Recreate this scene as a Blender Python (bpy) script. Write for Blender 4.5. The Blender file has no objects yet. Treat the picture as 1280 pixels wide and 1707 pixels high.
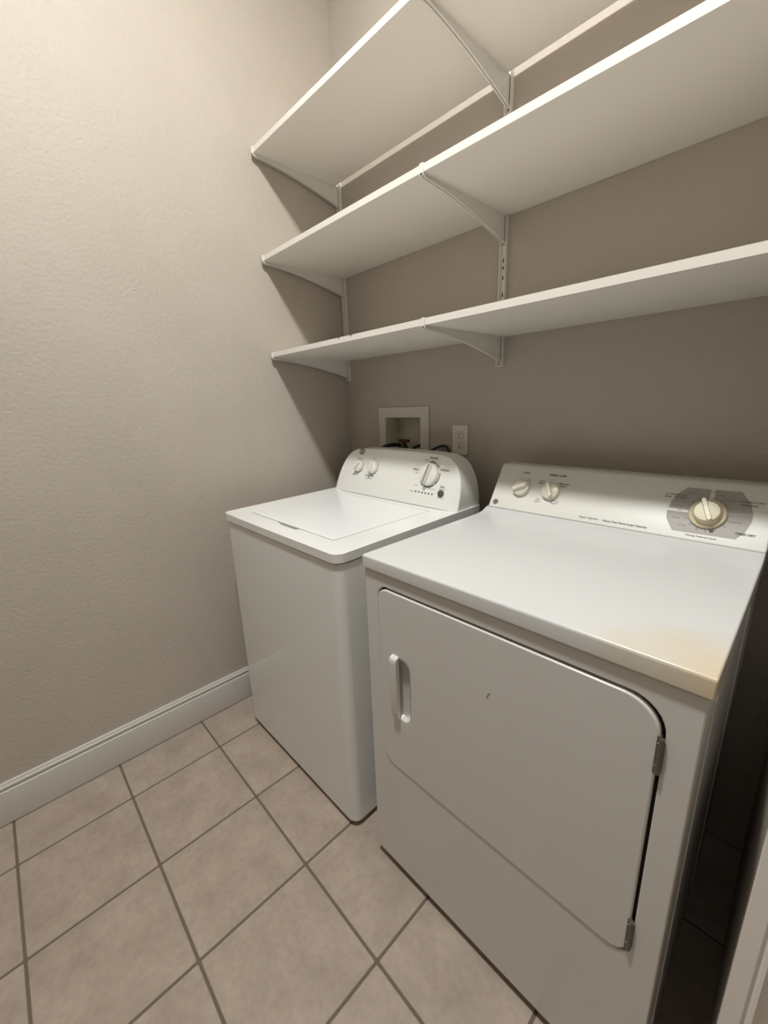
import bpy, bmesh, math, random
from mathutils import Vector, Matrix

random.seed(7)
scene = bpy.context.scene
COL = scene.collection

# ------------------------------------------------------------------ camera
cam_d = bpy.data.cameras.new('camera')
cam_d.sensor_fit = 'HORIZONTAL'
cam_d.sensor_width = 36.0
cam_d.lens = 36.0 * 684.757 / 1280.0
cam_d.clip_start = 0.02
cam = bpy.data.objects.new('camera', cam_d)
COL.objects.link(cam)
YAW, PITCH, ROLL = 0.81495, -0.25679, -0.03670
fw = Vector((-math.sin(YAW)*math.cos(PITCH), math.cos(YAW)*math.cos(PITCH), math.sin(PITCH)))
rt = fw.cross(Vector((0, 0, 1))).normalized()
up = rt.cross(fw)
rt2 = math.cos(ROLL)*rt + math.sin(ROLL)*up
up2 = -math.sin(ROLL)*rt + math.cos(ROLL)*up
M = Matrix((rt2, up2, -fw)).transposed().to_4x4()
M.translation = (1.6446, -1.3381, 1.2839)
cam.matrix_world = M
scene.camera = cam

# ------------------------------------------------------------------ light
world = bpy.data.worlds.new('world')
scene.world = world
world.use_nodes = True
world.node_tree.nodes['Background'].inputs[0].default_value = (1.0, 0.95, 0.88, 1)
world.node_tree.nodes['Background'].inputs[1].default_value = 0.0

LAMP = (1.12, -1.17, 3.035)
ld = bpy.data.lights.new('ceiling_bulb', 'AREA')      # flush disc light, shining down
ld.shape = 'DISK'
ld.size = 0.17
ld.energy = 30.0
ld.color = (1.0, 0.995, 0.97)
lo = bpy.data.objects.new('ceiling_bulb', ld)
lo.location = LAMP
COL.objects.link(lo)

gd = bpy.data.lights.new('ceiling_globe', 'POINT')     # the same fixture's glass glows sideways too
gd.energy = 52.5
gd.color = (1.0, 0.995, 0.97)
gd.shadow_soft_size = 0.075
go = bpy.data.objects.new('ceiling_globe', gd)
go.location = (LAMP[0], LAMP[1], LAMP[2]-0.015)
COL.objects.link(go)

vs = scene.view_settings
vs.view_transform = 'Standard'
vs.look = 'None'
vs.gamma = 1.0
vs.use_curve_mapping = False
vs.exposure = 0.0

# ------------------------------------------------------------------ materials
def new_mat(name, col, rough=0.5, spec=0.5, metal=0.0, coat=0.0):
    m = bpy.data.materials.new(name)
    m.use_nodes = True
    b = m.node_tree.nodes['Principled BSDF']
    b.inputs['Base Color'].default_value = (*col, 1)
    b.inputs['Roughness'].default_value = rough
    b.inputs['Specular IOR Level'].default_value = spec
    b.inputs['Metallic'].default_value = metal
    b.inputs['Coat Weight'].default_value = coat
    b.inputs['Coat Roughness'].default_value = 0.15
    return m

def nodes(m):
    return m.node_tree.nodes, m.node_tree.links, m.node_tree.nodes['Principled BSDF']

def mottled(m, c1, c2, scale, detail=4, coord='Object', lo=0.35, hi=0.65):
    n, l, b = nodes(m)
    tc = n.new('ShaderNodeTexCoord')
    nz = n.new('ShaderNodeTexNoise')
    nz.inputs['Scale'].default_value = scale
    nz.inputs['Detail'].default_value = detail
    rp = n.new('ShaderNodeValToRGB')
    rp.color_ramp.elements[0].position = lo
    rp.color_ramp.elements[1].position = hi
    rp.color_ramp.elements[0].color = (*c1, 1)
    rp.color_ramp.elements[1].color = (*c2, 1)
    l.new(tc.outputs[coord], nz.inputs['Vector'])
    l.new(nz.outputs['Fac'], rp.inputs['Fac'])
    l.new(rp.outputs['Color'], b.inputs['Base Color'])
    return rp, tc

def bump(m, scale, dist, strength=1.0, detail=2, coord='Object'):
    n, l, b = nodes(m)
    tc = n.new('ShaderNodeTexCoord')
    nz = n.new('ShaderNodeTexNoise')
    nz.inputs['Scale'].default_value = scale
    nz.inputs['Detail'].default_value = detail
    bp = n.new('ShaderNodeBump')
    bp.inputs['Distance'].default_value = dist
    bp.inputs['Strength'].default_value = strength
    l.new(tc.outputs[coord], nz.inputs['Vector'])
    l.new(nz.outputs['Fac'], bp.inputs['Height'])
    l.new(bp.outputs['Normal'], b.inputs['Normal'])

WALLC = (0.50, 0.450, 0.390)
m_wall = new_mat('greige wall paint', WALLC, 0.6, 0.3)
mottled(m_wall, (WALLC[0]*.975, WALLC[1]*.975, WALLC[2]*.97), (WALLC[0]*1.025, WALLC[1]*1.025, WALLC[2]*1.03), 3.0)
bump(m_wall, 85.0, 0.0028, 0.62, 3)
m_ceil = new_mat('white ceiling paint', (0.78, 0.76, 0.72), 0.8, 0.2)
bump(m_ceil, 70.0, 0.002, 0.5)
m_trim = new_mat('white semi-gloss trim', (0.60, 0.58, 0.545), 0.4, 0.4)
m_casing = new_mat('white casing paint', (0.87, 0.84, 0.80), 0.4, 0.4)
m_shelf = new_mat('white melamine', (0.84, 0.805, 0.745), 0.38, 0.4)
m_steel = new_mat('white powder-coated steel', (0.80, 0.775, 0.73), 0.42, 0.4)
m_slot = new_mat('dark slot', (0.13, 0.12, 0.105), 0.8, 0.2)
m_enamel = new_mat('white washer enamel', (0.82, 0.83, 0.81), 0.11, 0.5)
m_lid = new_mat('white lid enamel', (0.83, 0.845, 0.845), 0.22, 0.5)
m_plastic = new_mat('white console plastic', (0.83, 0.835, 0.79), 0.33, 0.45)
m_dryer = new_mat('white dryer enamel', (0.69, 0.685, 0.66), 0.22, 0.5)
m_dtop = new_mat('white dryer top enamel', (0.63, 0.64, 0.63), 0.2, 0.5)
m_dcons = new_mat('satin dryer console', (0.72, 0.72, 0.67), 0.36, 0.45)
m_cream = new_mat('yellowed cream plastic', (0.66, 0.60, 0.42), 0.3, 0.5)
m_knob = new_mat('off-white knob plastic', (0.72, 0.695, 0.58), 0.3, 0.5)
m_wknob = new_mat('white knob plastic', (0.80, 0.79, 0.74), 0.28, 0.5)
m_greypl = new_mat('grey plastic', (0.30, 0.295, 0.27), 0.4, 0.4)
m_greybtn = new_mat('dark grey button', (0.085, 0.085, 0.075), 0.45, 0.4)
m_panel = new_mat('grey dial backing', (0.36, 0.345, 0.315), 0.42, 0.4)
m_ink = new_mat('grey printed ink', (0.24, 0.235, 0.21), 0.6, 0.2)
m_ink_and_shade = new_mat('dark printed ink and knob shade', (0.11, 0.106, 0.096), 0.6, 0.2)
m_black = new_mat('black rubber', (0.012, 0.011, 0.011), 0.5, 0.4)
m_gap_dark = new_mat('dark gap backing', (0.05, 0.042, 0.036), 0.8, 0.2)  # dark backing of gaps; at the dryer door it paints in the shade
m_hinge = new_mat('dull zinc hinge', (0.17, 0.165, 0.15), 0.42, 0.5, metal=0.7)
m_red = new_mat('red valve lever', (0.12, 0.012, 0.016), 0.45, 0.4)
m_brass = new_mat('brass valve', (0.35, 0.26, 0.12), 0.4, 0.5, metal=0.8)
m_box = new_mat('white outlet-box plastic', (0.66, 0.635, 0.55), 0.45, 0.4)
m_plate = new_mat('white outlet plastic', (0.74, 0.715, 0.64), 0.35, 0.45)
m_grout = new_mat('brown-grey grout', (0.165, 0.13, 0.102), 0.9, 0.2)
bump(m_grout, 220.0, 0.001, 0.6)
m_foot = new_mat('dark levelling foot', (0.06, 0.055, 0.05), 0.6, 0.3)
m_scuff = new_mat('grey scuff', (0.30, 0.28, 0.25), 0.6, 0.3)
m_ring = new_mat('brushed badge metal', (0.24, 0.235, 0.22), 0.35, 0.5, metal=0.6)

# floor tile: cream-beige with soft mottling, a little different on each tile
m_tile = new_mat('beige ceramic tile', (0.55, 0.47, 0.395), 0.42, 0.4)
def tile_nodes():
    n, l, b = nodes(m_tile)
    tc = n.new('ShaderNodeTexCoord')
    oi = n.new('ShaderNodeObjectInfo')
    off = n.new('ShaderNodeVectorMath'); off.operation = 'MULTIPLY_ADD'
    cmb = n.new('ShaderNodeCombineXYZ')
    for k in range(3):
        l.new(oi.outputs['Random'], cmb.inputs[k])
    off.inputs[1].default_value = (37, 53, 11)
    l.new(cmb.outputs[0], off.inputs[0]); l.new(tc.outputs['Object'], off.inputs[2])
    n1 = n.new('ShaderNodeTexNoise'); n1.inputs['Scale'].default_value = 9.0
    n1.inputs['Detail'].default_value = 6; n1.inputs['Roughness'].default_value = .62
    l.new(off.outputs[0], n1.inputs['Vector'])
    rp = n.new('ShaderNodeValToRGB')
    e = rp.color_ramp.elements
    e[0].position = .30; e[0].color = (0.345, 0.284, 0.232, 1)
    e[1].position = .66; e[1].color = (0.445, 0.368, 0.305, 1)
    l.new(n1.outputs['Fac'], rp.inputs['Fac'])
    n2 = n.new('ShaderNodeTexNoise'); n2.inputs['Scale'].default_value = 60.0; n2.inputs['Detail'].default_value = 4
    l.new(off.outputs[0], n2.inputs['Vector'])
    mx = n.new('ShaderNodeMix'); mx.data_type = 'RGBA'; mx.blend_type = 'MULTIPLY'
    mx.inputs[0].default_value = .28
    l.new(rp.outputs[0], mx.inputs[6])
    r2 = n.new('ShaderNodeValToRGB'); r2.color_ramp.elements[0].position = .36; r2.color_ramp.elements[1].position = .55
    r2.color_ramp.elements[0].color = (.72, .70, .68, 1)
    l.new(n2.outputs['Fac'], r2.inputs['Fac']); l.new(r2.outputs[0], mx.inputs[7])
    l.new(mx.outputs[2], b.inputs['Base Color'])
    bp = n.new('ShaderNodeBump'); bp.inputs['Distance'].default_value = .0012; bp.inputs['Strength'].default_value = .35
    l.new(n1.outputs['Fac'], bp.inputs['Height']); l.new(bp.outputs[0], b.inputs['Normal'])
tile_nodes()

# yellowish heat/wear stain near the front right corner of the dryer top
def stain_nodes(m, centre, base, stain, radius):
    n, l, b = nodes(m)
    tc = n.new('ShaderNodeTexCoord')
    sub = n.new('ShaderNodeVectorMath'); sub.operation = 'SUBTRACT'
    sub.inputs[1].default_value = centre
    ln = n.new('ShaderNodeVectorMath'); ln.operation = 'LENGTH'
    nz = n.new('ShaderNodeTexNoise'); nz.inputs['Scale'].default_value = 14
    ma = n.new('ShaderNodeMath'); ma.operation = 'MULTIPLY_ADD'; ma.inputs[1].default_value = .10
    mr = n.new('ShaderNodeMapRange')
    mr.inputs['From Min'].default_value = 0.04; mr.inputs['From Max'].default_value = radius
    mr.inputs['To Min'].default_value = 1.0; mr.inputs['To Max'].default_value = 0.0
    mx = n.new('ShaderNodeMix'); mx.data_type = 'RGBA'
    mx.inputs[6].default_value = (*base, 1); mx.inputs[7].default_value = (*stain, 1)
    l.new(tc.outputs['Object'], sub.inputs[0]); l.new(sub.outputs[0], ln.inputs[0])
    l.new(tc.outputs['Object'], nz.inputs['Vector'])
    l.new(nz.outputs['Fac'], ma.inputs[0]); l.new(ln.outputs['Value'], ma.inputs[2])
    l.new(ma.outputs[0], mr.inputs['Value'])
    l.new(mr.outputs[0], mx.inputs[0]); l.new(mx.outputs[2], b.inputs['Base Color'])

# ------------------------------------------------------------------ helpers
ORG = {}

def tag(o, label=None, cat=None, group=None, kind=None):
    if label: o['label'] = label
    if cat: o['category'] = cat
    if group: o['group'] = group
    if kind: o['kind'] = kind
    return o

def thing(name, label, cat, loc, group=None):
    o = bpy.data.objects.new(name, None)
    o.empty_display_size = 0.05
    COL.objects.link(o)
    o.location = loc
    ORG[o] = Vector(loc)
    return tag(o, label, cat, group)

def obj(name, bm, mats, parent=None, origin=None, bevel=0.0, seg=3, angle=35, smooth=40):
    """link a bmesh (world coordinates) as one mesh object, local to its parent"""
    if parent is not None:
        org = ORG[parent]
    else:
        org = Vector(origin) if origin is not None else Vector((0, 0, 0))
    bmesh.ops.recalc_face_normals(bm, faces=bm.faces)
    bmesh.ops.translate(bm, verts=bm.verts, vec=-org)
    me = bpy.data.meshes.new(name)
    bm.to_mesh(me); bm.free()
    for m in (mats if isinstance(mats, (list, tuple)) else [mats]):
        me.materials.append(m)
    o = bpy.data.objects.new(name, me)
    COL.objects.link(o)
    ORG[o] = org
    if parent is not None:
        o.parent = parent
    else:
        o.location = org
    for p in me.polygons:
        p.use_smooth = True
    if bevel > 0:
        md = o.modifiers.new('bevel', 'BEVEL')
        md.width = bevel; md.segments = seg
        md.limit_method = 'ANGLE'; md.angle_limit = math.radians(angle)
        md.harden_normals = True
    else:
        me.set_sharp_from_angle(angle=math.radians(smooth))
    return o

def box(bm, x0, x1, y0, y1, z0, z1, mi=0):
    v = [bm.verts.new((x, y, z)) for x in (x0, x1) for y in (y0, y1) for z in (z0, z1)]
    for f in ((0, 1, 3, 2), (4, 6, 7, 5), (0, 4, 5, 1), (2, 3, 7, 6), (0, 2, 6, 4), (1, 5, 7, 3)):
        fc = bm.faces.new([v[i] for i in f]); fc.material_index = mi

def rrect(x0, x1, y0, y1, r, seg=8):
    """rounded rectangle outline, r = one radius or (bl, br, tr, tl)"""
    if not isinstance(r, (list, tuple)): r = (r,)*4
    pts = []
    for (cx, cy, a0, rr) in ((x0+r[0], y0+r[0], 180, r[0]), (x1-r[1], y0+r[1], 270, r[1]),
                             (x1-r[2], y1-r[2], 0, r[2]), (x0+r[3], y1-r[3], 90, r[3])):
        for k in range(seg+1):
            a = math.radians(a0 + 90*k/seg)
            pts.append((cx+rr*math.cos(a), cy+rr*math.sin(a)))
    return pts

def to3(axis, a, b, c):
    return {'z': (a, b, c), 'y': (a, c, b), 'x': (c, a, b)}[axis]

def prism(bm, pts, axis, c0, c1, mi=0):
    """outline in the plane across axis (z:(x,y)  y:(x,z)  x:(y,z)) extruded c0..c1"""
    lo_ = [bm.verts.new(to3(axis, p[0], p[1], c0)) for p in pts]
    hi_ = [bm.verts.new(to3(axis, p[0], p[1], c1)) for p in pts]
    n = len(pts)
    fs = [bm.faces.new(lo_[::-1]), bm.faces.new(hi_)]
    for i in range(n):
        fs.append(bm.faces.new((lo_[i], lo_[(i+1) % n], hi_[(i+1) % n], hi_[i])))
    for f in fs: f.material_index = mi

def ray_hit(poly, c, a):
    dx, dy = math.cos(a), math.sin(a)
    best = None
    n = len(poly)
    for i in range(n):
        x1, y1 = poly[i][0]-c[0], poly[i][1]-c[1]
        x2, y2 = poly[(i+1) % n][0]-c[0], poly[(i+1) % n][1]-c[1]
        ex, ey = x2-x1, y2-y1
        den = dx*ey - dy*ex
        if abs(den) < 1e-12: continue
        t = (x1*ey - y1*ex)/den
        s = (x1*dy - y1*dx)/den
        if t > 0 and -1e-7 <= s <= 1+1e-7 and (best is None or t > best): best = t
    return (c[0]+dx*best, c[1]+dy*best)

def ring(bm, outer, inner, axis, c0, c1, centre=None, z_out=None, z_in=None):
    """a plate with a hole; both outlines star-shaped about centre"""
    if centre is None:
        centre = (sum(p[0] for p in inner)/len(inner), sum(p[1] for p in inner)/len(inner))
    angs = sorted(set(round(math.atan2(p[1]-centre[1], p[0]-centre[0]), 6) for p in list(outer)+list(inner)))
    A = []
    for a in angs:
        if not A or a-A[-1] > 1e-4: A.append(a)
    o = [ray_hit(outer, centre, a) for a in A]
    i = [ray_hit(inner, centre, a) for a in A]
    zo = z_out or (lambda p: c1); zi = z_in or (lambda p: c1)
    ol = [bm.verts.new(to3(axis, *p, c0)) for p in o]; oh = [bm.verts.new(to3(axis, *p, zo(p))) for p in o]
    il = [bm.verts.new(to3(axis, *p, c0)) for p in i]; ih = [bm.verts.new(to3(axis, *p, zi(p))) for p in i]
    n = len(A)
    for k in range(n):
        j = (k+1) % n
        for q in ((ol[k], ol[j], oh[j], oh[k]), (il[j], il[k], ih[k], ih[j]),
                  (oh[k], oh[j], ih[j], ih[k]), (ol[j], ol[k], il[k], il[j])):
            bm.faces.new(q)

def lathe(bm, prof, M, seg=32, mi=0):
    """profile [(r, h)] turned about local +z, placed with matrix M"""
    rings = []
    for r, h in prof:
        if r < 1e-6:
            rings.append([bm.verts.new(M @ Vector((0, 0, h)))])
        else:
            rings.append([bm.verts.new(M @ Vector((r*math.cos(2*math.pi*k/seg), r*math.sin(2*math.pi*k/seg), h))) for k in range(seg)])
    for a, b in zip(rings, rings[1:]):
        for k in range(seg):
            j = (k+1) % seg
            va = [a[0]] if len(a) == 1 else [a[k], a[j]]
            vb = [b[0]] if len(b) == 1 else [b[j], b[k]]
            if len(va)+len(vb) >= 3:
                f = bm.faces.new(va+vb); f.material_index = mi

def tbox(bm, M, x0, x1, y0, y1, z0, z1, mi=0, taper=1.0):
    v = []
    for x in (x0, x1):
        for y in (y0, y1):
            for z in (z0, z1):
                s = taper if z == z1 else 1.0
                v.append(bm.verts.new(M @ Vector(((x+(0))*s if taper != 1 else x, y*(1 if taper == 1 else s), z))))
    for f in ((0, 1, 3, 2), (4, 6, 7, 5), (0, 4, 5, 1), (2, 3, 7, 6), (0, 2, 6, 4), (1, 5, 7, 3)):
        fc = bm.faces.new([v[i] for i in f]); fc.material_index = mi

def tube(bm, pts, r, seg=10, sub=6):
    """smooth tube through points (Catmull-Rom)"""
    P = [Vector(p) for p in pts]
    Q = [P[0]*2-P[1]] + P + [P[-1]*2-P[-2]]
    path = []
    for i in range(1, len(Q)-2):
        for k in range(sub):
            t = k/sub
            a, b, c, d = Q[i-1], Q[i], Q[i+1], Q[i+2]
            path.append(.5*((2*b)+(c-a)*t+(2*a-5*b+4*c-d)*t*t+(3*b-a-3*c+d)*t**3))
    path.append(P[-1])
    nrm = None; prev = None
    for i, p in enumerate(path):
        t = (path[min(i+1, len(path)-1)]-path[max(i-1, 0)]).normalized()
        if nrm is None:
            nrm = t.orthogonal().normalized()
        nrm = (nrm - t*nrm.dot(t)).normalized()
        bi = t.cross(nrm)
        rg = [bm.verts.new(p + r*(math.cos(2*math.pi*k/seg)*nrm + math.sin(2*math.pi*k/seg)*bi)) for k in range(seg)]
        if prev:
            for k in range(seg):
                bm.faces.new((prev[k], prev[(k+1) % seg], rg[(k+1) % seg], rg[k]))
        else:
            bm.faces.new(rg[::-1])
        prev = rg
    bm.faces.new(prev)

def text_into(bm, s, M, size, align='CENTER', bold=0.0):
    cu = bpy.data.curves.new('tmp_text', 'FONT')
    cu.body = s; cu.size = size; cu.align_x = align; cu.align_y = 'CENTER'
    cu.resolution_u = 2; cu.offset = bold
    to = bpy.data.objects.new('tmp_text', cu)
    COL.objects.link(to)
    dg = bpy.context.evaluated_depsgraph_get()
    me = bpy.data.meshes.new_from_object(to.evaluated_get(dg))
    vs_ = [bm.verts.new(M @ v.co) for v in me.vertices]
    for p in me.polygons:
        try: bm.faces.new([vs_[i] for i in p.vertices])
        except ValueError: pass
    bpy.data.objects.remove(to); bpy.data.meshes.remove(me); bpy.data.curves.remove(cu)

def frame_M(origin, ux, uy):
    ux = Vector(ux).normalized(); uy = Vector(uy).normalized(); uz = ux.cross(uy)
    m = Matrix((ux, uy, uz)).transposed().to_4x4(); m.translation = Vector(origin)
    return m

# ================================================================== THE SETTING
RX, FY, CZ = 2.90, -4.20, 3.14          # room limits
def struct(o): return tag(o, kind='structure')

# floor: grout bed with separate tiles
bm = bmesh.new(); box(bm, -0.1, RX+.1, FY-.1, 0.1, -0.06, -0.0022)
floor = struct(obj('floor', bm, m_grout))
TS, GX, GY, GR = 0.3043, 0.2015, -0.9155, 0.0065
xl = [0.004] + [GX + k*TS for k in range(0, 9) if GX + k*TS < RX-.02] + [RX]
yl = [GY + k*TS for k in range(-11, 4) if GY+k*TS < -0.01]
yl = [FY] + [y for y in yl if y > FY+.02] + [0.0]
meshes = {}
def tile_mesh(w, d):
    key = (round(w, 3), round(d, 3))
    if key not in meshes:
        b = bmesh.new(); box(b, -w/2, w/2, -d/2, d/2, -0.008, 0.0)
        top = [e for e in b.edges if all(abs(v.co.z) < 1e-6 for v in e.verts)]
        vert = [e for e in b.edges if abs(e.verts[0].co.z-e.verts[1].co.z) > .001]
        bmesh.ops.bevel(b, geom=vert, offset=.003, segments=1, affect='EDGES')
        top = [e for e in b.edges if all(abs(v.co.z) < 1e-6 for v in e.verts)]
        bmesh.ops.bevel(b, geom=top, offset=.0013, segments=1, affect='EDGES')
        bmesh.ops.recalc_face_normals(b, faces=b.faces)
        me = bpy.data.meshes.new('tile'); b.to_mesh(me); b.free()
        me.materials.append(m_tile)
        meshes[key] = me
    return meshes[key]
for i in range(len(xl)-1):
    for j in range(len(yl)-1):
        a, b_, c, d = xl[i]+GR/2, xl[i+1]-GR/2, yl[j]+GR/2, yl[j+1]-GR/2
        if b_-a < .02 or d-c < .02: continue
        if a > 1.69 and (c+d)/2 > -.70: continue
        o = bpy.data.objects.new('tile', tile_mesh(b_-a, d-c))
        o.location = ((a+b_)/2, (c+d)/2, random.uniform(-.0003, .0002))
        o.parent = floor
        COL.objects.link(o)

bm = bmesh.new(); box(bm, -0.1, 0.0, FY-.1, 0.12, -0.06, CZ+.1)
struct(obj('wall_left', bm, m_wall))
# back wall with the cut-out for the washer outlet box
HX0, HX1, HZ0, HZ1 = 0.259, 0.476, 1.045, 1.2275
bm = bmesh.new()
xs = [0.0, HX0, HX1, RX+.1]; zs = [-.06, HZ0, HZ1, CZ+.1]
for i in range(3):
    for j in range(3):
        if i == 1 and j == 1: continue
        box(bm, xs[i], xs[i+1], 0.0, 0.12, zs[j], zs[j+1])
bmesh.ops.remove_doubles(bm, verts=bm.verts, dist=1e-5)
struct(obj('wall_back', bm, m_wall))
bm = bmesh.new(); box(bm, 1.681, RX+.1, -0.75, 0.0, 0.0, CZ)
struct(obj('wall_right', bm, m_wall))
bm = bmesh.new(); box(bm, RX, RX+.1, FY-.1, -0.75, 0.0, CZ)
struct(obj('wall_far_right', bm, m_wall))
bm = bmesh.new(); box(bm, 0.0, RX, FY-.1, FY, 0.0, CZ)
struct(obj('wall_front', bm, m_wall))
bm = bmesh.new(); box(bm, 0.0, RX, FY, 0.0, CZ, CZ+.1)
struct(obj('ceiling', bm, m_ceil))

# baseboard on the left wall
prof = [(0, .003), (.0145, .003), (.015, .006), (.015, .116), (.0142, .119), (.0105, .121), (.0095, .124),
        (.0095, .1265), (.0125, .129), (.0132, .133), (.0122, .1365), (.0085, .1385), (.0075, .1415), (.0070, .1445), (.0045, .147), (0, .147)]
bm = bmesh.new()
a = [bm.verts.new((p[0], FY, p[1])) for p in prof]; b_ = [bm.verts.new((p[0], 0, p[1])) for p in prof]
bm.faces.new(a); bm.faces.new(b_[::-1])
for k in range(len(prof)):
    j = (k+1) % len(prof); bm.faces.new((a[k], b_[k], b_[j], a[j]))
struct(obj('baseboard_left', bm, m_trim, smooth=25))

# white casing on the end of the wall beside the dryer
prof = [(1.6772, -.750), (1.6772, -.760), (1.6785, -.763), (1.6960, -.765), (1.6975, -.762), (1.7000, -.762), (1.7020, -.766),
        (1.7060, -.767), (1.7085, -.763), (1.7100, -.759), (1.7230, -.757), (1.7230, -.750)]
bm = bmesh.new(); prism(bm, prof, 'z', 0.0, CZ)
struct(obj('trim_1', bm, m_casing, smooth=25))

# ceiling lamp canopy holding the bulb
cl = thing('ceiling_lamp', 'round white canopy of the ceiling light above the laundry floor', 'lamp', (LAMP[0], LAMP[1], CZ))
bm = bmesh.new()
lathe(bm, [(0, CZ), (.100, CZ), (.100, CZ-.090), (.095, CZ-.112), (.088, CZ-.112), (.086, CZ-.095), (0, CZ-.095)], Matrix.Translation((LAMP[0], LAMP[1], 0)))
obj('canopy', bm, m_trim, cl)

# ================================================================== SHELVES
YF, YB = -0.408, -0.0255
SX0, SX1 = 0.008, 1.6800
SH = {'low': 1.4895, 'mid': 1.8465, 'top': 2.2045}
TH = 0.0175
shelf_lab = {'low': 'lowest white melamine wall shelf, just above the washer and dryer',
             'mid': 'middle one of the three white melamine wall shelves',
             'top': 'topmost white melamine wall shelf, cut off by the upper edge'}
for k in ('low', 'mid', 'top'):
    t = thing('wall_shelf', shelf_lab[k], 'shelf', (SX0, YB, SH[k]), 'white shelves on wall brackets')
    if k == 'top':
        pts = [(SX0, YF+.0012), (SX1, YF+.0012), (SX1, YB), (SX0, YB)]
    else:                                   # pushed against the wall, notched around the uprights
        n1, n0 = -.0148, -.0012
        pts = [(SX0, YF+.0012), (SX1, YF+.0012), (SX1, n0), (.856, n0), (.856, n1), (.828, n1), (.828, n0),
               (.031, n0), (.031, n1), (SX0, n1)]
    bm = bmesh.new(); prism(bm, pts, 'z', SH[k], SH[k]+TH)
    obj('board', bm, m_shelf, t, bevel=.0008, seg=1)
    bm = bmesh.new(); box(bm, SX0, SX1, YF, YF+.0012, SH[k], SH[k]+TH)
    obj('edge_band', bm, m_shelf, t)
    if k == 'low':
        for cx in (0.466, 0.530):
            bm = bmesh.new()
            prism(bm, [(cx-.006, SH[k]+TH+.0004), (cx-.002, SH[k]+TH-.0045), (cx+.003, SH[k]+TH-.005), (cx+.007, SH[k]+TH+.0004)], 'y', YF-.0004, YF+.010)
            obj('chip', bm, m_scuff, t)

# slotted standards
ST = {'corner': (0.005, 0.029), 'centre': (0.830, 0.854)}
Z0, Z1 = 1.398, 2.30
for k, (a, b) in ST.items():
    t = thing('shelf_standard', {'corner': 'white slotted shelf upright beside the left wall corner',
              'centre': 'white slotted shelf upright in the middle of the back wall'}[k], 'shelf upright', ((a+b)/2, 0, Z0), 'slotted uprights of the shelves')
    bm = bmesh.new()
    box(bm, a, a+.0045, -.0145, 0, Z0, Z1)
    box(bm, b-.0045, b, -.0145, 0, Z0, Z1)
    obj('flange', bm, m_steel, t, bevel=.0008, seg=1)
    bm = bmesh.new(); box(bm, a+.0045, b-.0045, -.0065, 0, Z0, Z1)
    obj('web', bm, m_steel, t)
    bm = bmesh.new(); box(bm, a, b, -.0145, 0, Z0-.0025, Z0)
    obj('end_lip', bm, m_steel, t)
    bm = bmesh.new()
    z = Z0+.012
    while z < Z1-.02:
        box(bm, (a+b)/2-.0022, (a+b)/2+.0022, -.0069, -.003, z, z+.013)
        z += .0508
    s = obj('slot', bm, m_slot, t); s['kind'] = 'stuff'
    for zz in (Z0+.032, 1.70, 2.02):
        bm = bmesh.new()
        lathe(bm, [(0, .0022), (.003, .0018), (.0042, 0), (.0042, -.001), (0, -.001)], frame_M(((a+b)/2, -.0069, zz), (1, 0, 0), (0, 0, 1)), 12)
        obj('screw', bm, m_hinge, t)

# brackets
def bracket(cx, zb, label):
    t = thing('shelf_bracket', label, 'bracket', (cx, -.0145, zb-.075), 'shelf brackets')
    w = .0055
    ys = [(-.0075, -.0775)] + [(-.0145 - (.385)*u, -.0775 + .066*(1-(1-u)**1.55)) for u in [i/12 for i in range(13)]]
    # plate profile in y,z (lower edge sweeps up to the tip)
    pts = [(y, zb+dz) for y, dz in ys] + [(-.4085, zb-.0075), (-.4085, zb), (-.0075, zb)]
    bm = bmesh.new(); prism(bm, pts, 'x', cx-.0022, cx+.0022)
    obj('plate', bm, m_steel, t, smooth=30)
    # rolled lower rim
    bm = bmesh.new()
    low = [(y, zb+dz) for y, dz in ys[1:]] + [(-.4085, zb-.0075)]
    up_ = [(y, z+.0035) for y, z in low][::-1]
    prism(bm, low+up_, 'x', cx-w, cx+w)
    obj('lower_rim', bm, m_steel, t, smooth=30)
    bm = bmesh.new(); box(bm, cx-w, cx+w, -.4085, -.016, zb-.0022, zb)
    obj('top_flange', bm, m_steel, t)
    # upturned lip that holds the front edge of the board
    bm = bmesh.new()
    prism(bm, rrect(cx-.0065, cx+.0065, zb-.008, zb+TH+.0016, .0022, 4), 'y', -.4118, -.4081)
    obj('lip', bm, m_steel, t)
    bm = bmesh.new()
    box(bm, cx-.0042, cx+.0042, -.4126, -.4116, zb-.0068, zb-.0028)
    obj('lip_hole', bm, m_slot, t)
    return t
for sk, wd in (('low', 'lowest'), ('mid', 'middle'), ('top', 'topmost')):
    bracket(.0175, SH[sk], 'white metal bracket under the %s shelf, at the left wall' % wd)
    bracket(.8440, SH[sk], 'white metal bracket under the %s shelf, on the central upright' % wd)

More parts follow.
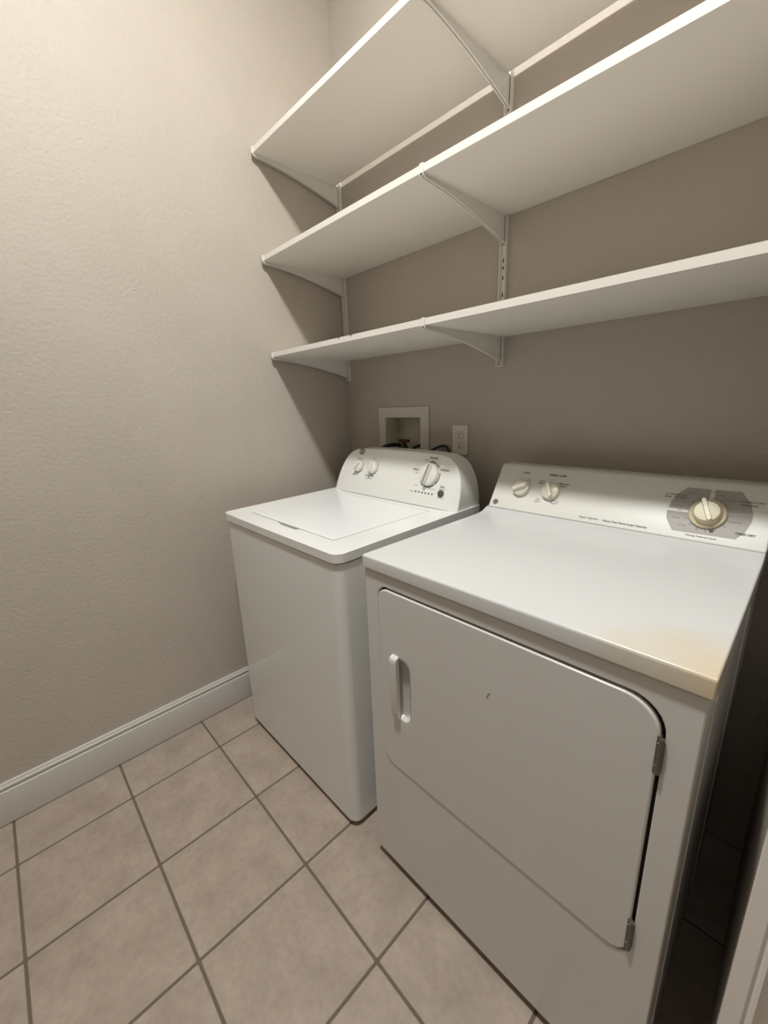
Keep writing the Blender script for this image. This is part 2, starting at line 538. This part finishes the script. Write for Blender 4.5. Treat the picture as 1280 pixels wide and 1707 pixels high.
# ================================================================== OUTLET BOX, OUTLET, HOSES
ob = thing('washer_outlet_box', 'recessed white washer outlet box with frame above the washer', 'outlet box', (.37, 0, 1.02))
bm = bmesh.new()
ring(bm, rrect(.2205, .5190, 1.005, 1.2685, .003, 2), rrect(.2625, .4730, 1.049, 1.2245, .003, 2), 'y', 0.0, -.0065)
obj('frame', bm, m_box, ob, bevel=.0012, seg=2)
bm = bmesh.new()
ring(bm, rrect(HX0+.0006, HX1-.0006, HZ0+.0006, HZ1-.0006, .002, 2), rrect(.2635, .4720, 1.050, 1.2235, .002, 2), 'y', -.001, .085)
obj('side_walls', bm, m_box, ob)
bm = bmesh.new(); box(bm, HX0+.0006, HX1-.0006, .085, .089, HZ0+.0006, HZ1-.0006)
obj('back_plate', bm, m_box, ob)
for vx, mm, lab in ((.345, m_red, 'red lever'), (.462, m_black, 'dark lever')):
    bm = bmesh.new()
    lathe(bm, [(0, -.002), (.012, -.002), (.012, .022), (.016, .022), (.016, .036), (.009, .040), (.009, .058), (0, .058)], Matrix.Translation((vx-.012 if vx < .4 else vx, .045, 1.052)), 16)
    v = obj('valve', bm, m_brass, ob)
    bm = bmesh.new()
    if vx < .4: prism(bm, rrect(vx-.034, vx+.030, 1.113, 1.126, .005, 4), 'y', .024, .036)
    else: prism(bm, rrect(vx-.010, vx+.009, 1.110, 1.130, .008, 4), 'y', .024, .040)
    obj('lever', bm, mm, v, bevel=.002)

def hose(name, pts, r, label, cat, mat=m_black):
    bm = bmesh.new(); tube(bm, pts, r)
    return tag(obj(name, bm, mat, origin=pts[-1]), label, cat)
hose('fill_hose', [(.334, .020, 1.098), (.322, .002, 1.104), (.300, -.030, 1.101), (.276, -.052, 1.085), (.262, -.062, 1.03), (.26, -.062, .93)], .0085,
     'thick black fill hose leaving the box below the red lever', 'hose')
hose('drain_hose', [(.352, .020, 1.100), (.362, .004, 1.110), (.382, -.012, 1.112), (.402, -.020, 1.105), (.414, -.026, 1.090), (.418, -.035, 1.05), (.418, -.045, .96)], .0050,
     'thin black hose arching across the outlet box opening', 'hose')
hose('supply_hose', [(.462, .022, 1.100), (.456, .000, 1.104), (.448, -.018, 1.097), (.443, -.035, 1.075), (.442, -.048, 1.02), (.442, -.050, .93)], .0062,
     'short black hose at the right edge of the outlet box', 'hose')
hose('power_cord', [(.470, -.045, 1.03), (.505, -.032, 1.068), (.540, -.022, 1.089), (.578, -.016, 1.107), (.604, -.014, 1.1135), (.621, -.014, 1.106), (.632, -.015, 1.090), (.642, -.018, 1.070), (.655, -.03, 1.03), (.665, -.05, .95)], .0048,
     'black power cord looping over the washer beside the wall socket', 'cord')

ou = thing('wall_outlet', 'white duplex wall outlet above the washer console', 'outlet', (.676, 0, 1.08))
bm = bmesh.new(); prism(bm, rrect(.6405, .7125, 1.0805, 1.1945, .004, 4), 'y', 0.0, -.0062)
obj('plate', bm, m_plate, ou, bevel=.0018, seg=2)
for zc in (1.1565, 1.1185):
    bm = bmesh.new()
    pts = []
    for k in range(32):
        a = 2*math.pi*k/32
        pts.append((.6765+.0172*math.cos(a), zc+max(-.0142, min(.0142, .0172*math.sin(a)))))
    prism(bm, pts, 'y', -.0058, -.0082)
    rc = obj('receptacle', bm, m_plate, ou, bevel=.0006, seg=1)
    bm = bmesh.new()
    ring(bm, [(.6765+(p[0]-.6765)*1.05, zc+(p[1]-zc)*1.05) for p in pts], [(.6765+(p[0]-.6765)*1.0, zc+(p[1]-zc)*1.0) for p in pts], 'y', -.0062, -.0066, centre=(.6765, zc))
    obj('gap', bm, m_greypl, rc)
    bm = bmesh.new()
    box(bm, .6690, .6712, -.0085, -.0079, zc-.0005, zc+.0085)
    box(bm, .6815, .6837, -.0085, -.0079, zc+.0005, zc+.0080)
    lathe(bm, [(0, .0004), (.0028, .0004), (.0028, -.001), (0, -.001)], frame_M((.6765, -.0082, zc-.0075), (1, 0, 0), (0, 0, 1)), 12)
    obj('socket_slot', bm, m_black, rc)
bm = bmesh.new()
lathe(bm, [(0, .001), (.0025, .0008), (.003, 0), (.003, -.001), (0, -.001)], frame_M((.6765, -.0062, 1.1375), (1, 0, 0), (0, 0, 1)), 12)
obj('screw', bm, m_plate, ou)

# ================================================================== WASHER
WX0, WX1, WYF, WYB = 0.152, 0.842, -0.752, -0.100
w = thing('washing_machine', 'white top-loading washing machine in the corner', 'washer', ((WX0+WX1)/2, (WYF+WYB)/2, 0))
bm = bmesh.new(); prism(bm, rrect(WX0+.002, WX1-.002, WYF+.001, WYB, (.030, .030, .01, .01), 10), 'z', .020, .8835)
obj('cabinet', bm, m_enamel, w, bevel=.003, angle=50)
bm = bmesh.new(); prism(bm, rrect(WX0+.008, WX1-.008, WYF+.008, WYB+.006, .025, 6), 'z', .8835, .8885)
obj('seam', bm, m_gap_dark, w)
for fx in (WX0+.06, WX1-.06):
    for fy in (WYF+.06, WYB-.06):
        bm = bmesh.new()
        lathe(bm, [(0, 0), (.024, 0), (.024, .008), (.010, .011), (.010, .022), (0, .022)], Matrix.Translation((fx, fy, 0)), 16)
        obj('foot', bm, m_foot, w)
# top deck with lid opening, rising a little towards the console
LX0, LX1, LY0, LY1 = 0.236, 0.7365, -0.6835, -0.262
def deck_z(p):
    t = max(0., min(1., (p[1]+.34)/.10)); t = t*t*(3-2*t)
    u = max(0., min(1., (.215-p[0])/.03))
    return .914 + .0085*t + .002*u
bm = bmesh.new()
inner = [(LX0, LY0), (.425, LY0), (.470, LY0-.0120), (.556, LY0-.0120), (.562, LY0), (LX1, LY0), (LX1, LY1), (LX0, LY1)]
ring(bm, rrect(WX0-.001, WX1+.001, WYF-.004, WYB-.002, (.03, .03, .012, .012), 10), inner, 'z', .8885, .914,
     centre=((LX0+LX1)/2, (LY0+LY1)/2), z_out=deck_z, z_in=lambda p: .9135 if p[1] < LY1-.01 else .9150)
obj('top_deck', bm, m_enamel, w, bevel=.0032, seg=3, angle=50)
bm = bmesh.new(); box(bm, LX0-.01, LX1+.01, LY0-.016, LY1+.01, .889, .892)
obj('tub_rim', bm, m_gap_dark, w)
bm = bmesh.new(); prism(bm, rrect(LX0+.0028, LX1-.0034, LY0+.0034, LY1-.0025, (.012, .012, .006, .006), 6), 'z', .895, .9152)
obj('lid', bm, m_lid, w, bevel=.0022, seg=3, angle=50)

# console: rounded ends, face leaning back
CXM, CB, CSL = 0.499, 0.9235, 0.36
YB0 = -0.236
hw = [(.9170, .3388), (.955, .3370), (.985, .3330), (1.010, .3270), (1.032, .3190), (1.052, .3085), (1.068, .2970), (1.081, .2830),
      (1.091, .2650), (1.098, .2430), (1.102, .2150), (1.1045, .150), (1.106, .07)]
outl = [(CXM+h, z) for z, h in hw] + [(CXM-h, z) for z, h in hw[::-1]]
def face_y(z): return YB0 + (z-.925)*CSL
bm = bmesh.new()
f_ = [bm.verts.new((x, face_y(z), z)) for x, z in outl]
r_ = [bm.verts.new((x, -.103, z)) for x, z in outl]
bm.faces.new(f_); bm.faces.new(r_[::-1])
for k in range(len(outl)):
    j = (k+1) % len(outl); bm.faces.new((f_[k], r_[k], r_[j], f_[j]))
con = obj('console', bm, m_plastic, w, bevel=.005, seg=4, angle=50)
nrm = Vector((0, -1, CSL)).normalized()            # outward normal of the face
vdir = Vector((0, CSL, 1)).normalized()
def wp(u, v, h=0.0):
    z = .925 + v*vdir.z
    return Vector((u, face_y(z), z)) + nrm*h
def wM(u, v, h=0.0, rot=0.0):
    ux = Vector((math.cos(rot), 0, 0)) + vdir*math.sin(rot)
    uy = -Vector((1, 0, 0))*math.sin(rot) + vdir*math.cos(rot)
    return frame_M(wp(u, v, h), ux, uy)

def knob(name, Mx, r, hgt, mats, parent, grip_w, rot=0, insert=True):
    """skirted round knob with a raised bar grip across it"""
    bm = bmesh.new()
    lathe(bm, [(0, 0), (r, 0), (r*1.0, hgt*.35), (r*.95, hgt*.50), (r*.86, hgt*.56), (0, hgt*.58)], Mx, 40)
    g = grip_w
    R = Mx @ Matrix.Rotation(rot, 4, 'Z')
    n0 = len(bm.verts)
    pts = rrect(-g, g, -r*.90, r*.90, g*.85, 5)
    lo_ = [bm.verts.new(R @ Vector((p[0], p[1], hgt*.5))) for p in pts]
    hi_ = [bm.verts.new(R @ Vector((p[0]*.62, p[1]*.96, hgt))) for p in pts]
    for i in range(len(pts)):
        j = (i+1) % len(pts); bm.faces.new((lo_[i], lo_[j], hi_[j], hi_[i]))
    bm.faces.new(hi_)
    if insert:
        p2 = rrect(-g*.42, g*.42, -r*.84, r*.84, g*.3, 3)
        a_ = [bm.verts.new(R @ Vector((p[0], p[1], hgt-.0002))) for p in p2]
        b2 = [bm.verts.new(R @ Vector((p[0], p[1], hgt+.0004))) for p in p2]
        for i in range(len(p2)):
            j = (i+1) % len(p2); f = bm.faces.new((a_[i], a_[j], b2[j], b2[i])); f.material_index = 1
        f = bm.faces.new(b2); f.material_index = 1
    return obj(name, bm, mats, parent, smooth=35)

def arc_band(bm, Mx, r0, r1, a0, a1, h=.0004, n=24):
    pts_o = [(r1*math.cos(a0+(a1-a0)*k/n), r1*math.sin(a0+(a1-a0)*k/n)) for k in range(n+1)]
    pts_i = [(r0*math.cos(a0+(a1-a0)*k/n), r0*math.sin(a0+(a1-a0)*k/n)) for k in range(n+1)]
    o = [bm.verts.new(Mx @ Vector((*p, h))) for p in pts_o]; i = [bm.verts.new(Mx @ Vector((*p, h))) for p in pts_i]
    for k in range(n): bm.faces.new((i[k], i[k+1], o[k+1], o[k]))

rad = math.radians
knob('knob', wM(.2905, .1105), .0245, .024, [m_wknob, m_greypl], con, .0075, rad(-38), False)
knob('knob', wM(.3800, .1115), .0265, .024, [m_wknob, m_greypl], con, .0080, rad(-8), False)
K = knob('cycle_knob', wM(.6855, .1115), .0415, .026, [m_wknob, m_greypl], con, .0105, rad(-12), True)
bm = bmesh.new()
lathe(bm, [(0, 0), (.0128, 0), (.0128, .0035), (.0115, .0045), (0, .0045)], wM(.7535, .0490), 24)
obj('start_button', bm, m_greybtn, con)
for k in range(6):
    bm = bmesh.new()
    lathe(bm, [(0, 0), (.0034, 0), (.0034, .0008), (0, .0010)], wM(.6365+.01565*k, .0428-.0002*k), 12)
    obj('indicator_light', bm, m_greybtn, con)
# oval maker's badge
bm = bmesh.new()
Mb = wM(.2905, .1755)
lathe(bm, [(0, 0), (.0175, 0), (.0172, .0012), (.0155, .0016), (0, .0016)], Mb @ Matrix.Scale(.82, 4, (0, 1, 0)), 32)
obj('badge', bm, m_ring, con)
bm = bmesh.new(); text_into(bm, 'Roper', wM(.2905, .1760, .0021), .0125)
obj('badge_lettering', bm, m_wknob, con)
# printed ink on the washer console, and painted shade round the small knobs
bm = bmesh.new()
T = lambda s, u, v, size, al='CENTER', b=0.0: text_into(bm, s, wM(u, v, .0005), size, al, b)
T('Load Size', .2735, .0745, .0095, b=.0001)
T('Water Temp', .3665, .0755, .0105, b=.0003); T('(Wash/Rinse)', .3650, .0640, .0078)
T('Normal', .6890, .1735, .0115, b=.0004); T('Super', .6890, .1625, .0075)
T('Delicate', .7295, .1335, .0115, 'LEFT', .0004)
T('Heavy', .6290, .1250, .0110, 'RIGHT', .0004)
T('Med', .6270, .1130, .0075, 'RIGHT'); T('Lt', .6290, .0890, .0075, 'RIGHT')
T('Med', .6580, .1640, .0075); T('Lt', .7215, .1580, .0075)
T('Rinse', .6420, .0660, .0075, 'RIGHT'); T('Spin Only', .7080, .0600, .0075)
T('Status', .6260, .0425, .0080, 'RIGHT'); T('Start', .7545, .0735, .0105, b=.0003)
T('Push to Start', .7545, .0655, .0058); T('Hold to Cancel', .7560, .0335, .0058)
T('Med', .2830, .1460, .0075); T('Hot', .3780, .1500, .0075); T('Cold', .3995, .1400, .0065)
lt = obj('lettering', bm, m_ink, con); lt['kind'] = 'stuff'
bm = bmesh.new()
MK = wM(.6855, .1115)
for a0, a1 in ((62, 105), (38, 60), (-45, 12), (-110, -52), (146, 160), (172, 215), (-128, -119)):
    arc_band(bm, MK, .0440, .0478, rad(a0), rad(a1))
for u_, v_, r_0 in ((.2905, .1105, .0262), (.3800, .1115, .0282)):  # shadow at the foot of the small knobs, drawn as dark arcs
    arc_band(bm, wM(u_, v_), r_0, r_0+.0022, rad(-140), rad(45))
arc_band(bm, wM(.2905, .1105), .0295, .0312, rad(60), rad(125))
lt = obj('dial_marks_and_shade', bm, m_ink_and_shade, con); lt['kind'] = 'stuff'

# ================================================================== DRYER
DX0, DX1, DYF, DYB = 0.930, 1.604, -0.738, -0.100
d = thing('clothes_dryer', 'white front-loading clothes dryer beside the washer', 'dryer', ((DX0+DX1)/2, (DYF+DYB)/2, 0))
bm = bmesh.new(); prism(bm, rrect(DX0+.002, DX1-.002, DYF+.014, DYB, .006, 4), 'z', .026, .9035)
obj('cabinet', bm, m_dryer, d)
# front sheet with the door opening
def door_out(g_l, g_r, g_b, g_t):
    return rrect(.977-g_l, 1.5580+g_r, .3725-g_b, .8665+g_t, (.040, .030, .052, .030), 8)
bm = bmesh.new()
fo = rrect(DX0+.002, DX1-.002, .026, .9035, .002, 1)
ring(bm, fo, door_out(.0016, .0050, .0010, .0048), 'y', DYF+.0145, DYF, centre=(1.27, .62))
obj('front_panel', bm, m_dryer, d, bevel=.003, seg=3, angle=50)
bm = bmesh.new(); prism(bm, door_out(.010, .012, .008, .012), 'y', DYF+.0140, DYF+.0115)  # sheet added behind the door gap, its dark colour standing in for shade
obj('door_gap_shade', bm, m_gap_dark, d)
for fx in (DX0+.05, DX1-.05):
    for fy in (DYF+.05, DYB-.06):
        bm = bmesh.new()
        lathe(bm, [(0, 0), (.022, 0), (.022, .008), (.010, .012), (.010, .028), (0, .028)], Matrix.Translation((fx, fy, 0)), 16)
        obj('foot', bm, m_foot, d)
# door with a scooped pocket and a grip
PC = (1.0520, .620)
pocket = rrect(1.0300, 1.0765, .5330, .7010, (.018, .023, .023, .018), 8)
bm = bmesh.new()
ring(bm, door_out(0, 0, 0, 0), pocket, 'y', DYF+.0112, DYF-.0022, centre=PC)
door = obj('door', bm, m_dryer, d, bevel=.0035, seg=4, angle=50)
bm = bmesh.new()
sh = lambda p, k, dx: (PC[0]+(p[0]-PC[0])*k+dx, PC[1]+(p[1]-PC[1])*(1-(1-k)*.30))
lv = [(1.0, 0, DYF-.0018), (.97, -.0006, DYF+.002), (.80, -.003, DYF+.0100), (.50, -.005, DYF+.0112)]
prev = None
for k, dx, yy in lv:
    cur = [bm.verts.new((*[sh(p, k, dx)[0]], yy, sh(p, k, dx)[1])) for p in pocket]
    if prev:
        for i in range(len(cur)):
            j = (i+1) % len(cur); bm.faces.new((prev[i], prev[j], cur[j], cur[i]))
    prev = cur
bm.faces.new(prev)
obj('handle_pocket', bm, m_dryer, door)
bm = bmesh.new()
# grip: bar standing proud of the door, rounded shoulders
gp = [(DYF-.0015, .5220), (DYF-.006, .5290), (DYF-.011, .5400), (DYF-.0140, .5560), (DYF-.0155, .690), (DYF-.0148, .6985), (DYF-.012, .7035), (DYF-.0015, .7075)]
prism(bm, gp, 'x', 1.0205, 1.0430)
obj('handle', bm, m_dryer, door, bevel=.003, seg=3, angle=30)
# scuff mark
bm = bmesh.new()
prism(bm, [(1.2795, .7265), (1.2825, .7255), (1.2845, .7350), (1.2885, .7400), (1.2865, .7425), (1.2815, .7365)], 'y', DYF-.0021, DYF-.00235)
obj('scuff_mark', bm, m_scuff, door)
# two hinges at the right edge
for z0, z1 in ((.757, .819), (.397, .461)):
    bm = bmesh.new()
    box(bm, 1.5545, 1.5595, DYF-.0035, DYF+.004, z0, z1)
    lathe(bm, [(0, z0+.001), (.0036, z0+.001), (.0036, z1-.001), (0, z1-.001)], Matrix.Translation((1.5605, DYF-.0035, 0)), 12)
    hg = obj('hinge', bm, m_hinge, d)
    for zz in (z0+.012, z1-.012):
        bm = bmesh.new()
        lathe(bm, [(0, .0016), (.0022, .0012), (.0028, 0), (.0028, -.001), (0, -.001)], frame_M((1.5570, DYF-.0035, zz), (1, 0, 0), (0, 0, 1)), 10)
        obj('hinge_screw', bm, m_hinge, hg)
# top panel: folded front lip, sweeping up to the console
tp = [(-.7435, .9050), (-.7435, .9325), (-.7428, .9355), (-.7410, .9374), (-.7380, .9382), (-.270, .9382), (-.250, .9392), (-.232, .9422), (-.218, .9470), (-.2085, .9515),
      (-.195, .9535), (-.100, .9535), (-.100, .9050)]
bm = bmesh.new(); prism(bm, tp, 'x', DX0+.0005, DX1+.003)
# squared ends get a soft edge
obj('top_panel', bm, m_dtop, d, bevel=.0035, seg=3, angle=50)
stain_nodes(m_dtop, (1.590-(DX0+DX1)/2, -.745-(DYF+DYB)/2, .930), (0.63, 0.64, 0.63), (0.64, 0.54, 0.38), .20)
# side embossing ribs on the right cabinet side
for ya, yb in ((-.66, -.64), (-.30, -.28)):
    bm = bmesh.new(); prism(bm, rrect(ya, yb, .08, .86, .008, 4), 'x', DX1-.003, DX1)
    obj('side_rib', bm, m_dryer, d, bevel=.0015)

# console
SLP = .667
cp = [(-.2070, .9515), (-.1250, 1.0745), (-.1205, 1.0785), (-.1150, 1.0800), (-.0700, 1.0800), (-.0650, 1.0760), (-.0650, .9535), (-.195, .9535)]
bm = bmesh.new(); prism(bm, cp, 'x', .9365, 1.6075)
dc = obj('console', bm, m_dcons, d, bevel=.004, seg=3, angle=50)
bm = bmesh.new(); prism(bm, [(-.2085, .9505), (-.2062, .9536), (-.1950, .9545), (-.1950, .9505)], 'x', .9375, 1.6065)
obj('console_seam', bm, m_greypl, d)
dn = Vector((0, -1, SLP)).normalized(); dv = Vector((0, SLP, 1)).normalized()
def dM(u, v, h=0.0, rot=0.0):
    p = Vector((u, -.206, .951)) + dv*v + dn*(h+.0008)
    ux = Vector((math.cos(rot), 0, 0)) + dv*math.sin(rot)
    uy = -Vector((1, 0, 0))*math.sin(rot) + dv*math.cos(rot)
    return frame_M(p, ux, uy)
# grey octagonal dial backing in four fields
def poly_part(name, pts, h0, h1, mat, parent):
    bm = bmesh.new()
    a = [bm.verts.new(dM(*p, h0).translation) for p in pts]; b = [bm.verts.new(dM(*p, h1).translation) for p in pts]
    bm.faces.new(a[::-1]); bm.faces.new(b)
    for i in range(len(pts)):
        j = (i+1) % len(pts); bm.faces.new((a[i], a[j], b[j], b[i]))
    return obj(name, bm, mat, parent)
poly_part('dial_field', [(1.4165, .0755), (1.4900, .0755), (1.4900, .1335), (1.4445, .1335), (1.4270, .1130), (1.4185, .0920)], -.001, .0004, m_panel, dc)
poly_part('dial_field', [(1.4985, .0745), (1.5725, .0830), (1.5650, .1080), (1.5445, .1345), (1.4985, .1335)], -.001, .0004, m_panel, dc)
poly_part('dial_field', [(1.4155, .0685), (1.4180, .0480), (1.4360, .0190), (1.5530, .0205), (1.5660, .0390), (1.5730, .0660), (1.5725, .0820), (1.4980, .0740), (1.4900, .0690)], -.001, .0004, m_panel, dc)
dial = None
bm = bmesh.new()
Md = dM(1.4945, .0708)
lathe(bm, [(0, 0), (.0365, 0), (.0365, .004), (.0345, .007), (.0285, .0085), (.0270, .0120), (.0262, .0190), (.0235, .0225), (0, .0235)], Md, 48)
R = Md @ Matrix.Rotation(rad(22), 4, 'Z')
pts = rrect(-.0048, .0048, -.027, .030, .004, 4)
lo_ = [bm.verts.new(R @ Vector((p[0]*1.25, p[1]*1.02, .018))) for p in pts]; hi_ = [bm.verts.new(R @ Vector((p[0]*.8, p[1]*.95, .0335))) for p in pts]
for i in range(len(pts)):
    j = (i+1) % len(pts); bm.faces.new((lo_[i], lo_[j], hi_[j], hi_[i]))
bm.faces.new(hi_)
obj('timer_dial', bm, m_cream, dc, smooth=35)
knob('knob', dM(1.0300, .0745), .0255, .024, [m_knob, m_greypl], dc, .0085, rad(-62), False)
knob('knob', dM(1.1225, .0760), .0258, .024, [m_knob, m_greypl], dc, .0055, rad(26), False)
# round monogram badge
bm = bmesh.new()
lathe(bm, [(0, 0), (.0092, 0), (.0090, .0012), (.0060, .0012), (.0058, .0004), (0, .0004)], dM(.9575, .0200), 28)
obj('badge', bm, m_ring, dc)
bm = bmesh.new(); text_into(bm, 'GE', dM(.9575, .0200, .0014), .0085)
obj('badge_lettering', bm, m_ink, dc)
bm = bmesh.new()
T = lambda s, u, v, size, al='CENTER', b=0.0: text_into(bm, s, dM(u, v, .0006), size, al, b)
T('START', 1.0290, .1290, .0085, b=.0002); T('FABRIC CARE', 1.1270, .1300, .0085, b=.0003)
T('ON', 1.0440, .1060, .0078)
T('LOW\nHEAT', 1.0850, .1035, .0075, b=.0001); T('MEDIUM\nHEAT', 1.1520, .1010, .0075, 'CENTER', .0001)
T('NO\nHEAT', 1.0905, .0440, .0075); T('HIGH\nHEAT', 1.1430, .0455, .0075)
T('Super Capacity', 1.2205, .0158, .0080, 'LEFT', .0001)
T('Heavy Duty Extra-Large Capacity', 1.2815, .0150, .0076, 'LEFT', .0002)
T('AUTOMATIC DRY', 1.4030, .1110, .0056, 'LEFT', .0001); T('MORE  COTTONS', 1.4030, .1040, .0056, 'LEFT', .0001)
T('LESS DRY', 1.4560, .1190, .0048); T('MORE DRY', 1.4350, .0830, .0048); T('70 MIN', 1.4370, .0520, .0048); T('50 MIN', 1.4520, .0350, .0048)
T('DRY', 1.5130, .1210, .0052); T('MORE DRY', 1.5290, .1110, .0044); T('AUTOMATIC DRY', 1.5430, .1110, .0056, 'LEFT', .0001); T('PERM PRESS', 1.5480, .1030, .0056, 'LEFT', .0001)
T('LESS DRY', 1.5480, .0590, .0048); T('TIMED DRY', 1.5500, .0345, .0068, 'LEFT', .0003)
T('* Energy Preferred Cycle', 1.4620, .0137, .0058, 'LEFT', .0001)
T('OFF', 1.4942, .1270, .0050); T('OFF', 1.4400, .0722, .0050)
for a in (62, 118, 142, 160, 205, 228, 252, 275, 300, 325, 345):
    Mt = Md @ Matrix.Rotation(rad(a), 4, 'Z')
    v4 = [bm.verts.new(Mt @ Vector((x, y, .0006))) for x, y in ((.0385, -.0005), (.0450, -.0005), (.0450, .0005), (.0385, .0005))]
    bm.faces.new(v4)
lt = obj('lettering', bm, m_ink_and_shade, dc); lt['kind'] = 'stuff'
